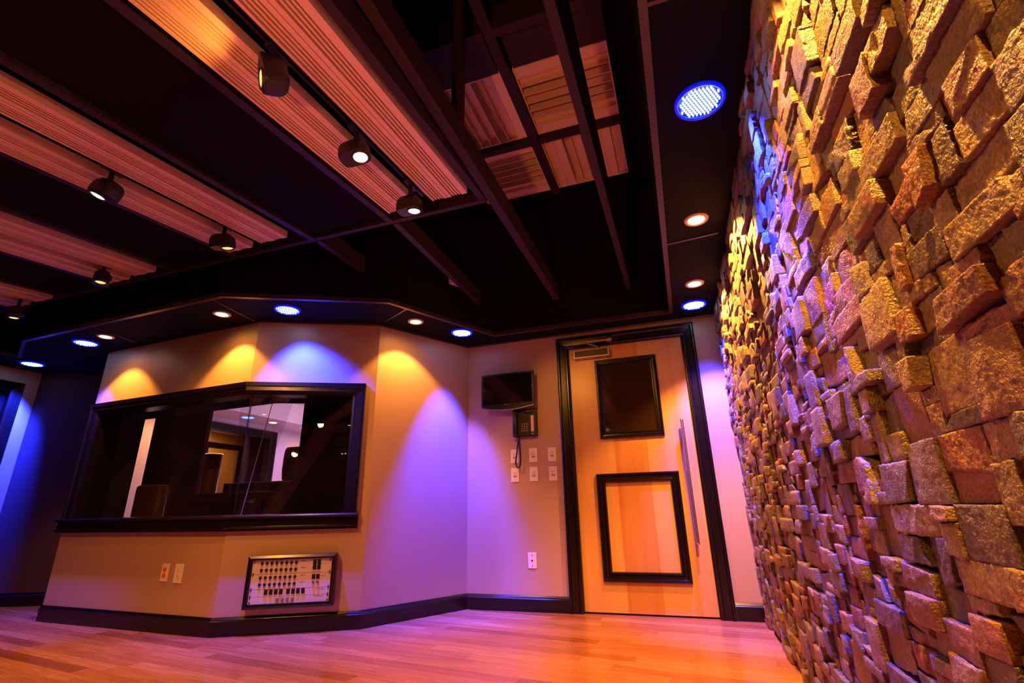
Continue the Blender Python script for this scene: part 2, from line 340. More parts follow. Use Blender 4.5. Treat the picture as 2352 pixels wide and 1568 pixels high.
# ---------------------------------------------------------------- stone cladding
def stone_wall():
    rng = np.random.default_rng(11)
    cell = .0262
    y0, y1 = .16, YD-.006
    ny = int((y1-y0)/cell); cy = (y1-y0)/ny; nz = int(round((SZ-.004)/cell)); cz = (SZ-.004)/nz
    occ = np.zeros((nz, ny), bool); rects = []
    for j in range(nz):
        for i in range(ny):
            if occ[j, i]: continue
            h = rng.choice([1, 2, 3, 4], p=[.2, .5, .16, .14]); w = int(rng.choice([2, 3, 4, 5, 6, 8, 10], p=[.09, .2, .23, .19, .14, .1, .05]))
            if h >= 3: w = min(w, 5)
            h = min(h, nz-j); w = min(w, ny-i)
            k = 0
            while k < w and not occ[j, i+k]: k += 1
            w = k
            while h > 1 and occ[j:j+h, i:i+w].any(): h -= 1
            occ[j:j+h, i:i+w] = True; rects.append((i, j, w, h))
    lat = rng.random((64, 512, 512)).astype(np.float32)
    def noise(k, y, z, f):
        Y = y*f+1000; Z = z*f+1000; a = np.floor(Y).astype(int); b = np.floor(Z).astype(int); fy = Y-a; fz = Z-b
        fy = fy*fy*(3-2*fy); fz = fz*fz*(3-2*fz); T = lat[k]
        g = lambda p, q: T[p % 512, q % 512]
        return (g(a, b)*(1-fy)+g(a+1, b)*fy)*(1-fz)+(g(a, b+1)*(1-fy)+g(a+1, b+1)*fy)*fz-.5
    V, F, T = [], [], []; base = 0
    for (i, j, w, h) in rects:
        ya, yb = y0+i*cy, y0+(i+w)*cy; za, zb = .002+j*cz, .002+(j+h)*cz
        res = .0026 if yb < 1.0 else (.0042 if yb < 1.5 else (.007 if yb < 2.3 else .012))
        n1 = max(3, int((yb-ya)/res)); n2 = max(3, int((zb-za)/res))
        s = np.linspace(0, 1, n1+1); t = np.linspace(0, 1, n2+1); S, TT = np.meshgrid(s, t)
        c = rng.uniform(.0002, .0010, 8)
        if rng.random() < .2:      # a broken corner or a skewed end
            k = rng.integers(0, 4); c[2*k] += rng.uniform(.05, .3)*(yb-ya); c[2*k+1] += rng.uniform(.0, .2)*(zb-za)
        if rng.random() < .15:
            k = rng.integers(0, 4); c[2*k+1] += rng.uniform(.1, .3)*(zb-za)
        p00 = (ya+c[0], za+c[1]); p10 = (yb-c[2], za+c[3]); p01 = (ya+c[4], zb-c[5]); p11 = (yb-c[6], zb-c[7])
        Y = (p00[0]*(1-S)+p10[0]*S)*(1-TT)+(p01[0]*(1-S)+p11[0]*S)*TT
        Z = (p00[1]*(1-S)+p10[1]*S)*(1-TT)+(p01[1]*(1-S)+p11[1]*S)*TT
        k = int(rng.integers(0, 60)); sh = rng.random(2)*50
        edge = np.minimum(np.minimum(S, 1-S)*(yb-ya), np.minimum(TT, 1-TT)*(zb-za))
        wob = (.0055 if rng.random() < .3 else .0012)*np.clip(1-edge/.008, 0, 1)
        Y2 = Y+wob*noise(k, Y+sh[0], Z, 90); Z2 = Z+wob*noise(k+1, Y, Z+sh[1], 90)
        p = rng.choice([rng.uniform(.022, .031), rng.uniform(.031, .041), rng.uniform(.041, .052)], p=[.38, .40, .22])
        yc, zc = (ya+yb)/2, (za+zb)/2
        d = np.full(Y.shape, p)
        for q in range(rng.integers(1, 4)):
            g = rng.normal(0, .055, 2); o = rng.uniform(0, .003)
            d = np.minimum(d, p+o*(.3+rng.random())+g[0]*(Y-yc)+g[1]*(Z-zc))
        if rng.random() < .4:      # a flaked ledge with a crisp edge
            a = rng.uniform(0, 2*PI); off = rng.uniform(-.25, .3)*min(yb-ya, zb-za)
            cut = (Y-yc)*math.cos(a)+(Z-zc)*math.sin(a)-off+.012*noise(k+3, Y, Z, 45)
            d = d-np.clip(cut/.003, 0, 1)*rng.uniform(.002, .006)
        d = d+.0012*noise(k, Y+sh[0], Z+sh[1], 38)+.0013*noise(k+1, Y, Z, 120)+.0012*noise(k+2, Y+sh[1], Z, 300)
        d = d-.0004*np.clip(1-edge/.0025, 0, 1)**1.5
        d = np.clip(d, .006, .06)
        X = XS-.006-d
        front = np.stack([X, Y2, Z2], -1).reshape(-1, 3)
        nv = n1+1
        idx = np.arange((n1+1)*(n2+1)).reshape(n2+1, n1+1)
        q = np.stack([idx[:-1, :-1], idx[1:, :-1], idx[1:, 1:], idx[:-1, 1:]], -1).reshape(-1, 4)
        ring = np.concatenate([idx[0, :], idx[1:, -1], idx[-1, -2::-1], idx[-2:0:-1, 0]])
        back = front[ring].copy(); back[:, 0] = XS+.004
        m = len(front); rb = np.arange(len(ring))+m
        q2 = np.stack([ring, np.roll(ring, -1), np.roll(rb, -1), rb], -1)
        V.append(front); V.append(back); F.append(q+base); F.append(q2+base)
        tone = rng.random(); T.append(np.full(m+len(ring), tone, np.float32)); base += m+len(ring)
    V = np.concatenate(V).astype(np.float32); F = np.concatenate(F).astype(np.int32); T = np.concatenate(T)
    me = bpy.data.meshes.new('stone_cladding'); me.vertices.add(len(V)); me.vertices.foreach_set('co', V.ravel())
    me.loops.add(F.size); me.loops.foreach_set('vertex_index', F.ravel()); me.polygons.add(len(F))
    me.polygons.foreach_set('loop_start', np.arange(0, F.size, 4, dtype=np.int32)); me.update(calc_edges=True); me.validate()
    at = me.attributes.new('tone', 'FLOAT', 'POINT'); at.data.foreach_set('value', T)
    me.materials.append(M['stone'])
    o = bpy.data.objects.new('stone_cladding', me); COL.objects.link(o)
    tag(o, 'rough split slate ledger stone cladding covering the whole right wall', None, None, 'structure')
    print('STONE verts', len(V), 'stones', len(rects))
stone_wall()
# ---------------------------------------------------------------- baseboards
BB = [(0, 0), (.020, 0), (.020, .088), (.016, .092), (.016, .096), (.012, .103), (.006, .111), (0, .111)]
bm = new(); sweep(bm, [C4, C3, C2, C1, (-.93, YD)], BB, side=-1); struct('baseboard_back', bm, 'espresso', 'dark baseboard running round the bay to the door')
bm = new(); sweep(bm, [(.214, YD), (XS-.03, YD)], BB, side=-1); struct('baseboard_right', bm, 'espresso', 'short dark baseboard between the door and the stone')
bm = new(); sweep(bm, [(LX, -3.2), (LX, 1.42)], BB, side=-1); sweep(bm, [(LX, 3.0), E, G0, G, (C4[0], C4[1]+.01)], BB, side=-1)
struct('baseboard_left', bm, 'espresso', 'dark baseboard of the far left recess')
# ---------------------------------------------------------------- soffit
IN = [(.048, -3.2), (.048, 3.79), (-1.425, 3.765), (-1.507, 3.603), (-1.885, 2.806), (-2.902, 2.285), (-5.2, 2.36), (-5.76, 2.62), (-5.76, -3.2)]
OUT = [(XS+.01, -3.2), (XS+.01, YD+.005), (C1[0], YD+.005), (-1.77, 3.99), (C2[0]-.01, C2[1]+.02), (C3[0]-.01, C3[1]+.02), (C4[0]+.02, C4[1]+.02), (LX-.01, 3.11), (LX-.01, -3.2)]
bm = new()
for k in range(len(IN)-1):
    vs = [(*IN[k], SZ), (*IN[k+1], SZ), (*OUT[k+1], SZ), (*OUT[k], SZ)]
    a = [bm.verts.new(v) for v in vs]; bm.faces.new(a)
prism(bm, [(C4[0]+.03, C4[1]+.01), (G[0]+.0, G[1]), G0, (E[0]-.05, E[1]+.02)], SZ, SZ+.03)
struct('ceiling_soffit', bm, 'black', 'low black soffit running round the room edge with recessed lamps')
bm = new(); sweep(bm, IN, [(0, SZ), (0, 3.47), (-.02, 3.47), (-.02, SZ)], side=1)
struct('ceiling_fascia', bm, 'black', 'black upright face from the soffit edge to the upper ceiling')
bm = new(); sweep(bm, IN, [(0.004, SZ-.012), (0.004, SZ+.02), (-.024, SZ+.02), (-.024, SZ-.012)], side=1)
struct('trim_1', bm, 'espresso_edge', 'thin brown strip along the inner edge of the soffit')
bm = new()
def strip(bm, a, b, w=.014):
    a = Vector((*a, 0)); b = Vector((*b, 0)); u = (b-a).normalized(); n = Vector((-u.y, u.x, 0))*w/2
    pts = [a-n, b-n, b+n, a+n]; prism(bm, [(p.x, p.y) for p in pts], SZ-.006, SZ+.004)
for a, b in (((.066, 2.69), (.35, 2.66)), ((.066, 1.16), (.34, 1.16)), ((-3.07, 2.74), (-3.013, 2.30)), ((-1.80, 2.95), (-2.12, 3.13)), ((-4.40, 2.76), (-4.33, 2.36)), ((.066, -.4), (.35, -.4))): strip(bm, a, b)
struct('trim_2', bm, 'espresso_edge', 'short brown joint strips across the underside of the soffit')
bm = new(); sweep(bm, [C4, C3, C2, C1, (XS-.06, YD)], [(0, SZ-.012), (.012, SZ-.012), (.018, SZ-.002), (.018, SZ+.002), (0, SZ+.002)], side=-1)
struct('trim_3', bm, 'espresso', 'thin dark bead where the walls meet the soffit')
# ---------------------------------------------------------------- window_1 (control room)
def window():
    t = thing('window_1', 'long control room window wrapping the bay corner in a dark frame', None, kind='structure')
    Ov, u, n, Mc, Lc = WC; Ob, ub, nb, Mb, Lb = WB
    def on(Wl, s): return (Wl[0].x+Wl[1].x*s, Wl[0].y+Wl[1].y*s)
    path = [on(WC, .035), C3, on(WB, .86)]
    head = [(-.10, 1.60), (-.0, 1.60), (.012, 1.60), (.014, 1.607), (.026, 1.612), (.034, 1.628), (.034, 1.655), (.044, 1.662), (.046, 1.690), (0, 1.690), (-.10, 1.690)]
    sill = [(-.10, .745), (.03, .745), (.05, .742), (.056, .732), (.052, .720), (.030, .716), (.030, .668), (.044, .662), (.046, .652), (.034, .648), (.034, .640), (0, .636), (0, .70), (-.10, .70)]
    bm = new(); sweep(bm, path, head, side=-1); h = obj('window_head', bm, 'espresso', t)
    bm = new(); sweep(bm, [on(WC, -.03), C3, on(WB, .875)], sill, side=-1); s = obj('window_sill', bm, 'espresso', t)
    for Wl, a, b in ((WC, .035, .135), (WB, .765, .86)):
        bm = new()
        prof = [(a, 0), (a, -.046), (a+.012, -.046), (a+.018, -.034), (b-.03, -.030), (b-.018, -.014), (b, -.010), (b, .17), (a, .17)]
        if Wl is WB: prof = [(a+b-x, y) for x, y in prof]
        prism(bm, prof, .72, 1.69)
        for v in bm.verts: v.co = Wl[3] @ v.co
        obj('window_jamb', bm, 'espresso', t)
    # outer panes, butt jointed at the corner
    for Wl, a, b in ((WC, .12, Lc-.0), (WB, .0, .78)):
        bm = new(); box(bm, a, b, .045, .053, .74, 1.61, mat=Wl[3]); obj('outer_pane', bm, 'glass', t)
    # inner panes lean away at the top
    for Wl, a, b, aa, bb in ((WC, .12, Lc+.06, .12, Lc+.15), (WB, -.06, .78, -.15, .78)):
        bm = new(); A = [Wl[3] @ Vector(p) for p in ((a, .125, .735), (b, .125, .735), (bb, .30, 1.61), (aa, .30, 1.61), (a, .133, .735), (b, .133, .735), (bb, .308, 1.61), (aa, .308, 1.61))]
        vs = [bm.verts.new(p) for p in A]
        for f in ((0, 1, 2, 3), (7, 6, 5, 4), (0, 4, 5, 1), (1, 5, 6, 2), (2, 6, 7, 3), (3, 7, 4, 0)): bm.faces.new([vs[i] for i in f])
        obj('inner_pane', bm, 'glass', t)
    bm = new(); p0 = Vector((*C3, 0)); inw = -(WC[2]+WB[2]).normalized()
    q = p0+inw*.05; tube(bm, [(q.x, q.y, .745), (q.x, q.y, 1.605)], .0035, 8); obj('glass_joint', bm, 'blackmetal', t)
    bm = new(); q = p0+inw*.13; q2 = p0+inw*.32; tube(bm, [(q.x, q.y, .74), (q2.x, q2.y, 1.605)], .003, 8); obj('glass_joint', bm, 'aluminium', t)
    # deep lining of the opening
    bm = new(); sweep(bm, [on(WC, .0), C3, on(WB, .86)], [(-.10, .70), (-.34, .70), (-.34, .735), (-.10, .735)], side=-1)
    sweep(bm, [on(WC, .0), C3, on(WB, .86)], [(-.10, 1.61), (-.36, 1.61), (-.36, 1.65), (-.10, 1.65)], side=-1); obj('window_lining', bm, 'clothblack', t)
window()
# ---------------------------------------------------------------- door_1
def door():
    t = thing('door_1', 'maple door with dark glass window and framed lower panel', None, kind='structure')
    O = Vector((0, YD, 0)); U = Vector((1, 0, 0)); V = Vector((0, 0, 1)); Nn = Vector((0, -1, 0))
    bm = new()
    moulding(bm, O, U, V, Nn, -.927, .212, 0, 2.148, [(0, 0), (0, .030), (.010, .036), (.018, .036), (.024, .026), (.030, .022), (.070, .018), (.078, .024), (.086, .024), (.092, .016), (.100, .014), (.100, -.06), (0, -.06)], open_bottom=True)
    obj('door_casing', bm, 'espresso', t)
    bm = new(); moulding(bm, O, U, V, Nn, -.842, .127, 0, 2.075, [(0, -.005), (.017, -.005), (.017, -.12), (0, -.12)], open_bottom=True); obj('door_jamb', bm, 'espresso', t)
    yf = YD+.012
    bm = new(); box(bm, -.822, .108, yf, yf+.045, .012, 2.058); leaf = obj('door_leaf', bm, 'maple', t, bevel=.002)
    bm = new(); box(bm, -.824, .11, yf+.01, yf+.05, 0, .011); obj('threshold', bm, 'hole', t)
    bm = new(); box(bm, -.84, -.822, yf-.004, yf+.04, .012, 2.058); obj('edge_seal', bm, 'aluminium', t)
    Oy = Vector((0, yf, 0))
    pr = [(0, 0), (0, .016), (.006, .022), (.014, .022), (.020, .014), (.034, .012), (.040, .018), (.047, .016), (.050, .006), (.050, 0)]
    bm = new(); moulding(bm, Oy, U, V, Nn, -.607, -.107, 1.262, 1.922, pr); obj('window_moulding', bm, 'espresso', leaf)
    bm = new(); box(bm, -.560, -.154, yf-.006, yf+.002, 1.309, 1.875); obj('door_glass', bm, 'doorglass', leaf)
    pr2 = [(0, 0), (0, .018), (.008, .026), (.018, .026), (.026, .015), (.044, .012), (.054, .02), (.064, .018), (.068, .006), (.068, 0)]
    bm = new(); moulding(bm, Oy, U, V, Nn, -.665, -.040, .218, .990, pr2); obj('panel_moulding', bm, 'espresso', leaf)
    # long pull
    bm = new(); tube(bm, [(.030, yf-.062, .478), (.030, yf-.062, .49), (.030, yf-.062, 1.36), (.030, yf-.062, 1.372)], .0125, 16); pull = obj('pull_handle', bm, 'chrome', t, smooth=True, bevel=0)
    for z in (.56, 1.29):
        bm = new(); cyl(bm, (.030, yf-.05, z), .008, .05, 12, 'Y'); o = obj('standoff', bm, 'chrome', pull)
        for v in o.data.vertices: v.co.y = yf-.055 if v.co.y < yf-.03 else yf
    # closer
    bm = new(); box(bm, -.778, -.470, yf-.055, yf, 1.945, 2.022); cl = obj('closer_body', bm, 'aluminium', t, bevel=.006)
    bm = new(); box(bm, -.766, -.482, yf-.058, yf-.053, 1.956, 2.012); obj('closer_cover', bm, 'blackmetal', cl, bevel=.002)
    bm = new(); cyl(bm, (-.572, yf-.03, 2.022), .012, .016, 16); obj('closer_spindle', bm, 'aluminium', cl)
    bm = new(); tube(bm, [(-.572, yf-.03, 2.040), (-.645, yf-.16, 2.046)], .009, 8); obj('closer_arm', bm, 'aluminium', cl)
    bm = new(); tube(bm, [(-.645, yf-.16, 2.052), (-.462, YD-.055, 2.080)], .007, 8); obj('closer_forearm', bm, 'aluminium', cl)
    bm = new(); box(bm, -.482, -.440, YD-.06, YD-.02, 2.066, 2.094); obj('closer_bracket', bm, 'aluminium', cl, bevel=.003)
door()
# ---------------------------------------------------------------- door_2, dark doorway in the left wall
t = thing('door_2', 'dark closed doorway in the blue washed left wall', None, kind='structure')
bm = new(); moulding(bm, Vector((LX, 0, 0)), Vector((0, 1, 0)), Vector((0, 0, 1)), Vector((1, 0, 0)), 1.42, 2.965, 0, 2.055, [(0, 0), (0, .03), (.01, .036), (.02, .03), (.07, .02), (.09, .012), (.09, -.1), (0, -.1)], open_bottom=True); obj('door_casing', bm, 'espresso', t)
bm = new(); box(bm, LX-.09, LX-.05, 1.5, 2.9, .01, 1.98); obj('door_leaf', bm, 'espresso', t)
# ---------------------------------------------------------------- lamps
def spot_light(name, loc, aim, energy, col, size, blend, rad, parent=None):
    d = bpy.data.lights.new(name, 'SPOT'); d.energy = energy; d.color = col; d.spot_size = math.radians(size); d.spot_blend = blend; d.shadow_soft_size = rad
    o = bpy.data.objects.new(name, d); COL.objects.link(o); o.location = loc
    o.rotation_euler = Vector(aim).to_track_quat('-Z', 'Y').to_euler()
    if parent: o.parent = parent
    return o
def downlight(x, y, label, e=13, size=95, blend=.35, tilt=(0, 0, -1), halo=1.4, on=True):
    t = thing('recessed_downlight', label, 'downlight', (x, y, SZ), 'warm recessed downlights in the soffit')
    bm = new(); lathe(bm, [(.043, -.001), (.043, -.006), (.052, -.0085), (.061, -.006), (.0635, 0), (.0635, .002), (.043, .002), (.043, -.001)], 40); obj('trim_ring', bm, 'copperlens', t, smooth=True)
    bm = new(); lathe(bm, [(.0, -.0035), (.036, -.004), (.0435, -.002), (.0435, .0)], 32); obj('lens', bm, 'warmlens', t, smooth=True)
    spot_light('bulb', (0, 0, -.012), tilt, e*KW, WARM, size, blend, .012, t)
    if halo: spot_light('bulb_spill', (0, 0, -.014), tilt, halo*KW, WARM, 150, .9, .02, t)
    return t
def par(x, y, label, e=26, size=60, blend=.8, tilt=(0, 0, -1), detail=False, rot=.2, halo=1.5, cyan=False):
    t = thing('led_par_lamp', label, 'stage lamp', (x, y, SZ), 'round blue LED lamps in the soffit')
    bm = new(); lathe(bm, [(.080, -.002), (.080, -.012), (.088, -.014), (.093, -.009), (.093, .0), (.080, .002), (.080, -.002)], 48); obj('rim', bm, 'ledlens', t, smooth=True)
    bm = new(); lathe(bm, [(0, -.004), (.081, -.004), (.081, .001)], 40); obj('face', bm, 'ledlens', t)
    pts = []
    c, s = math.cos(rot), math.sin(rot)
    for i in range(-8, 9):
        for j in range(-8, 9):
            px = i*.0148*.94+(j % 2)*.0074*.94; py = j*.0128*.97
            if px*px+py*py < .0735**2: pts.append((px*c-py*s, px*s+py*c))
    lm = 'ledcyan' if cyan else 'led'
    def led(bm, px, py):
        lathe(bm, [(.0, -.015), (.0024, -.0138), (.0034, -.010), (.0034, -.003)], 10, c=(px, py, 0))
    if detail:
        mesh = None
        for px, py in pts[:100]:
            if mesh is None:
                bm = new(); led(bm, 0, 0); o = obj('led', bm, lm, t, smooth=True); mesh = o.data
            else:
                o = bpy.data.objects.new('led', mesh); COL.objects.link(o); o.parent = t
            o.location = (px, py, 0)
    else:
        bm = new()
        for px, py in pts: led(bm, px, py)
        obj('led_array', bm, lm, t, smooth=True)
    spot_light('led_beam', (0, 0, -.02), tilt, e*KB, BLUE, size, blend, .03, t)
    return t
WSP = 4.5
downlight(-4.49, 2.56, 'warm round downlight over the left end of the bay window', tilt=(0, .12, -1))
downlight(-3.187, 2.545, 'warm round downlight just left of the bay corner', tilt=(0, .12, -1))
downlight(-1.907, 3.263-.03, 'warm round downlight over the bare right wall of the bay', tilt=(-.12, .1, -1))
downlight(.231, 3.322, 'warm downlight nearest the far blue lamp by the stone', e=40, size=115, halo=0, tilt=(.12, 0, -1))
downlight(.231, 2.477, 'bright warm downlight beside the middle of the stone wall', e=50, size=115, halo=0, tilt=(.12, 0, -1))
downlight(.231, .92, 'warm downlight over the near stones outside the picture top', e=42, size=110, halo=0, tilt=(.1, 0, -1))
downlight(.231, -.15, 'warm downlight behind the viewer nearest the stone', e=26, size=110, halo=0, tilt=(.1, .3, -1))
par(-4.80, 2.60, 'blue LED lamp left of the bay, beside a warm downlight', e=36, tilt=(0, .1, -1), rot=.5)
par(-2.666, 2.655, 'blue LED lamp above the front of the bay', e=62, size=84, tilt=(0.05, .42, -1), rot=.3)
par(-1.668, 3.603, 'blue LED lamp in the soffit nearest the screen corner', e=105, size=50, tilt=(-.12, .1, -1), rot=.2)
par(-5.93, 2.82, 'blue LED lamp in the far left recess', e=150, tilt=(-.55, .05, -1), rot=.4)
par(.232, 1.617, 'large nearest blue LED lamp beside the stone, single diodes visible', detail=True, e=80, tilt=(.3, .02, -1), rot=.05)
par(.229, 3.713, 'small blue LED lamp over the gap between door and stone', e=52, tilt=(.1, .15, -1), rot=.0, cyan=True)
# ---------------------------------------------------------------- ceiling beams
BZ = .74+1.68
def beam(name, pts_bm, label, group, m='blackbeam'):
    o = obj(name, pts_bm, m, bevel=.0); return tag(o, label, 'beam', group)
def wedge(x0, x1, y0, y1, z0, d0, d1):
    bm = new(); v = [bm.verts.new(p) for p in ((x0, y0, z0), (x1, y0, z0), (x1, y1, z0), (x0, y1, z0), (x0, y0, z0+d0), (x1, y0, z0+d0), (x1, y1, z0+d1), (x0, y1, z0+d1))]
    for f in ((0, 3, 2, 1), (4, 5, 6, 7), (0, 1, 5, 4), (1, 2, 6, 5), (2, 3, 7, 6), (3, 0, 4, 7)): bm.faces.new([v[i] for i in f])
    return bm
beam('ceiling_beam', wedge(-.262, -.222, .2, 3.74, BZ, .62, .12), 'long dark beam nearest the stone, crossing in front of the wooden diffusers', 'long dark ceiling beams')
beam('ceiling_beam', wedge(-.872, -.822, .0, 3.74, BZ, .14, .14), 'long dark beam running between the ribbed panels and the wooden diffusers', 'long dark ceiling beams')
beam('ceiling_beam', wedge(-1.515, -1.475, 2.24, 3.58, BZ, .12, .12), 'short dark beam continuing past the end of the nearest ribbed panel', 'long dark ceiling beams')
beam('ceiling_beam', wedge(-2.09, -2.05, 2.24, 2.71, BZ, .12, .12), 'short dark beam continuing past the second pair of ribbed panels', 'long dark ceiling beams')
bm = new(); box(bm, -.860, -.808, 1.70, 1.745, BZ+.10, 3.47); tag(obj('ceiling_post', bm, 'blackbeam'), 'upright dark post rising from a beam in front of the diffusers', 'post')
DZ = 3.32
bm = new(); box(bm, -.765, -.705, 1.2, 3.46, DZ-.05, DZ+.12); tag(obj('ceiling_joist', bm, 'blackbeam'), 'dark joist between the left and right wooden diffusers', 'joist')
bm = new(); box(bm, -1.5, -.768, 2.795, 2.85, DZ-.035, DZ+.1); box(bm, -.702, -.112, 2.795, 2.85, DZ-.035, DZ+.1); tag(obj('ceiling_joist', bm, 'blackbeam'), 'dark cross joist between the near and far wooden diffusers', 'joist')
bm = new(); box(bm, -1.5, -.768, 1.86, 1.915, DZ-.06, DZ+.12); box(bm, -.702, -.10, 1.86, 1.915, DZ-.06, DZ+.12); tag(obj('ceiling_joist', bm, 'blackbeam'), 'dark cross joist in front of the near edge of the diffusers', 'joist')
bm = new(); box(bm, -1.36, -.79, 1.92, 2.19, DZ+.0, DZ+.03); tag(obj('filler_board', bm, 'blackbeam'), 'dark filler board in front of the near left diffuser', 'board')
bm = new(); box(bm, -.69, -.11, 1.92, 2.19, DZ, DZ+.03); tag(obj('filler_board', bm, 'blackbeam'), 'dark filler board in front of the near right diffuser', 'board')
# diffusers
def diffuser(x0, x1, y0, y1, along, seq, label):
    t = thing('wood_diffuser', label, 'sound diffuser', ((x0+x1)/2, (y0+y1)/2, DZ), 'stepped wooden diffusers in the upper ceiling')
    hx, hy = (x1-x0)/2, (y1-y0)/2
    D = .16
    bm = new(); w = .008
    box(bm, -hx, -hx+w, -hy, hy, 0, D); box(bm, hx-w, hx, -hy, hy, 0, D); box(bm, -hx+w, hx-w, -hy, -hy+w, 0, D); box(bm, -hx+w, hx-w, hy-w, hy, 0, D); obj('frame', bm, 'ribwoodx', t)
    n = len(seq); bw = new(); bf = new()
    a = (hy if along == 'x' else hx)-w
    for k, s in enumerate(seq):
        p0 = -a+2*a*k/n; p1 = -a+2*a*(k+1)/n
        z = .008+s/5.*.14
        if along == 'x': box(bw, -hx+w, hx-w, p0, p1, z, D)
        else: box(bw, p0, p1, -hy+w, hy-w, z, D)
        if k:
            if along == 'x': box(bf, -hx+w, hx-w, p0-.003, p0+.003, .002, D-.001)
            else: box(bf, p0-.003, p0+.003, -hy+w, hy-w, .002, D-.001)
    obj('wells', bw, 'ribwoodx', t); obj('fins', bf, 'ribwoodx', t)
diffuser(-1.355, -.771, 2.198, 2.784, 'y', [0, 1, 4, 2, 2, 4, 1, 0], 'near left wooden diffuser, slots running lengthwise, partly behind the post')
diffuser(-.699, -.116, 2.198, 2.79, 'x', [0, 1, 4, 2, 5, 3, 1, 0], 'near right wooden diffuser, slots running across')
diffuser(-1.355, -.780, 2.861, 3.452, 'x', [0, 2, 4, 5, 3, 4, 1, 0], 'far left wooden diffuser, slots running across')
diffuser(-.705, -.125, 2.861, 3.452, 'y', [1, 0, 3, 1, 4, 2, 0, 1], 'far right wooden diffuser, slots running lengthwise')
# ---------------------------------------------------------------- sloping cloud with ribbed panels
SL = .095; YE = 2.12
def cz(y, z=0.): return .74+1.66-SL*(YE-y)+z
def slab(bm, x0, x1, y0, y1, za, zb, mi=0):
    v = [bm.verts.new(p) for p in ((x0, y0, cz(y0, za)), (x1, y0, cz(y0, za)), (x1, y1, cz(y1, za)), (x0, y1, cz(y1, za)), (x0, y0, cz(y0, zb)), (x1, y0, cz(y0, zb)), (x1, y1, cz(y1, zb)), (x0, y1, cz(y1, zb)))]
    for f in ((0, 3, 2, 1), (4, 5, 6, 7), (0, 1, 5, 4), (1, 2, 6, 5), (2, 3, 7, 6), (3, 0, 4, 7)): bm.faces.new([v[i] for i in f]).material_index = mi
Y0 = -1.6
def ribbed(xr, xl, label, yend):
    w = xr-xl; n = 21
    # profile from right to left: (fraction, height); deep grooves between narrow ribs, three broad flats
    prof = []
    segs = [('F', 2.6), ('G', .7), ('R', .6), ('G', .7), ('R', .6), ('G', .7), ('R', .6), ('G', .7), ('F', 1.6), ('g', .25), ('F', 1.6), ('G', .7), ('R', .6), ('G', .7), ('R', .6), ('G', .7), ('R', .6), ('G', .7), ('F', .9)]
    tot = sum(s for _, s in segs); p = 0; pts = [(0, .045)]
    for k, s in segs:
        h = {'F': 0, 'R': .003, 'G': .022, 'g': .008}[k]
        pts.append((p/tot, h)); p += s; pts.append((p/tot, h))
    pts.append((1, .045))
    bm = new(); A = [bm.verts.new((xr-w*f, Y0, cz(Y0, h))) for f, h in pts]; B = [bm.verts.new((xr-w*f, yend, cz(yend, h))) for f, h in pts]
    k = len(pts)
    for i in range(k): bm.faces.new((A[i], A[(i+1) % k], B[(i+1) % k], B[i]))
    bm.faces.new(A); bm.faces.new(B[::-1])
    o = obj('ribbed_panel', bm, 'ribwood'); tag(o, label, 'ceiling panel', 'ribbed wooden ceiling panels')
for xr, xl, ye, lab in ((-.941, -1.154, 2.08, 'ribbed wood ceiling panel nearest the open beams, right of the track'), (-1.253, -1.451, 2.10, 'ribbed wood ceiling panel left of the nearest track, behind the spotlights'),
        (-2.195, -2.399, 2.10, 'second pair of ribbed ceiling panels, right hand one'), (-2.495, -2.689, 2.12, 'second pair of ribbed ceiling panels, left hand one'),
        (-3.40, -3.60, 2.14, 'third pair of ribbed ceiling panels, right hand one'), (-3.69, -3.89, 2.16, 'third pair of ribbed ceiling panels, left hand one'),
        (-4.59, -4.785, 2.18, 'farthest left pair of ribbed ceiling panels, right hand one'), (-4.88, -5.08, 2.19, 'farthest left pair of ribbed ceiling panels, left hand one')):
    ribbed(xr, xl, lab, ye)
rails = [-.905, -1.515, -2.10, -2.735, -3.32, -3.955, -4.53, -5.165]
words_ = ['first', 'second', 'third', 'fourth', 'fifth', 'sixth', 'seventh', 'eighth']
for k, x in enumerate(rails):
    bm = new(); slab(bm, x-.02, x+.02, Y0, 2.205, .015 if k else .02, .13); tag(obj('cloud_rail', bm, 'blackbeam'), 'sloping dark ceiling rail, %s one counted from the open beams' % words_[k], 'ceiling rail', 'sloping dark rails beside the ribbed panels')
bm = new(); slab(bm, -5.4, -.885, 2.205, 2.24, .015, .13); tag(obj('cloud_header', bm, 'blackbeam'), 'dark cross rail closing the far ends of the ribbed panels', 'ceiling rail')
for k in range(3):
    a, b = rails[2*k+1], rails[2*k+2]
    bm = new(); slab(bm, b+.02, a-.02, Y0, 2.205, .04, .07); tag(obj('fabric_panel', bm, 'clothblack'), ['black fabric ceiling panel between the first two pairs of ribbed panels', 'black fabric ceiling panel between the second and third pairs of ribbed panels', 'black fabric ceiling panel between the two farthest pairs of ribbed panels'][k], 'ceiling panel', 'black fabric ceiling panels')
for k in range(4):
    bm = new(); slab(bm, rails[2*k+1]+.021, rails[2*k]-.021, Y0, 2.2, .091, .10)
    tag(obj('backing_board', bm, 'clothblack'), 'black backing board above the %s pair of ribbed panels' % ['nearest', 'second', 'third', 'farthest'][k], 'ceiling panel', 'black backing boards')
bm = new(); slab(bm, -5.74, rails[7]-.021, Y0, 2.2, .05, .07); tag(obj('fabric_panel', bm, 'clothblack'), 'black fabric ceiling strip beyond the farthest ribbed panels', 'ceiling panel', 'black fabric ceiling panels')
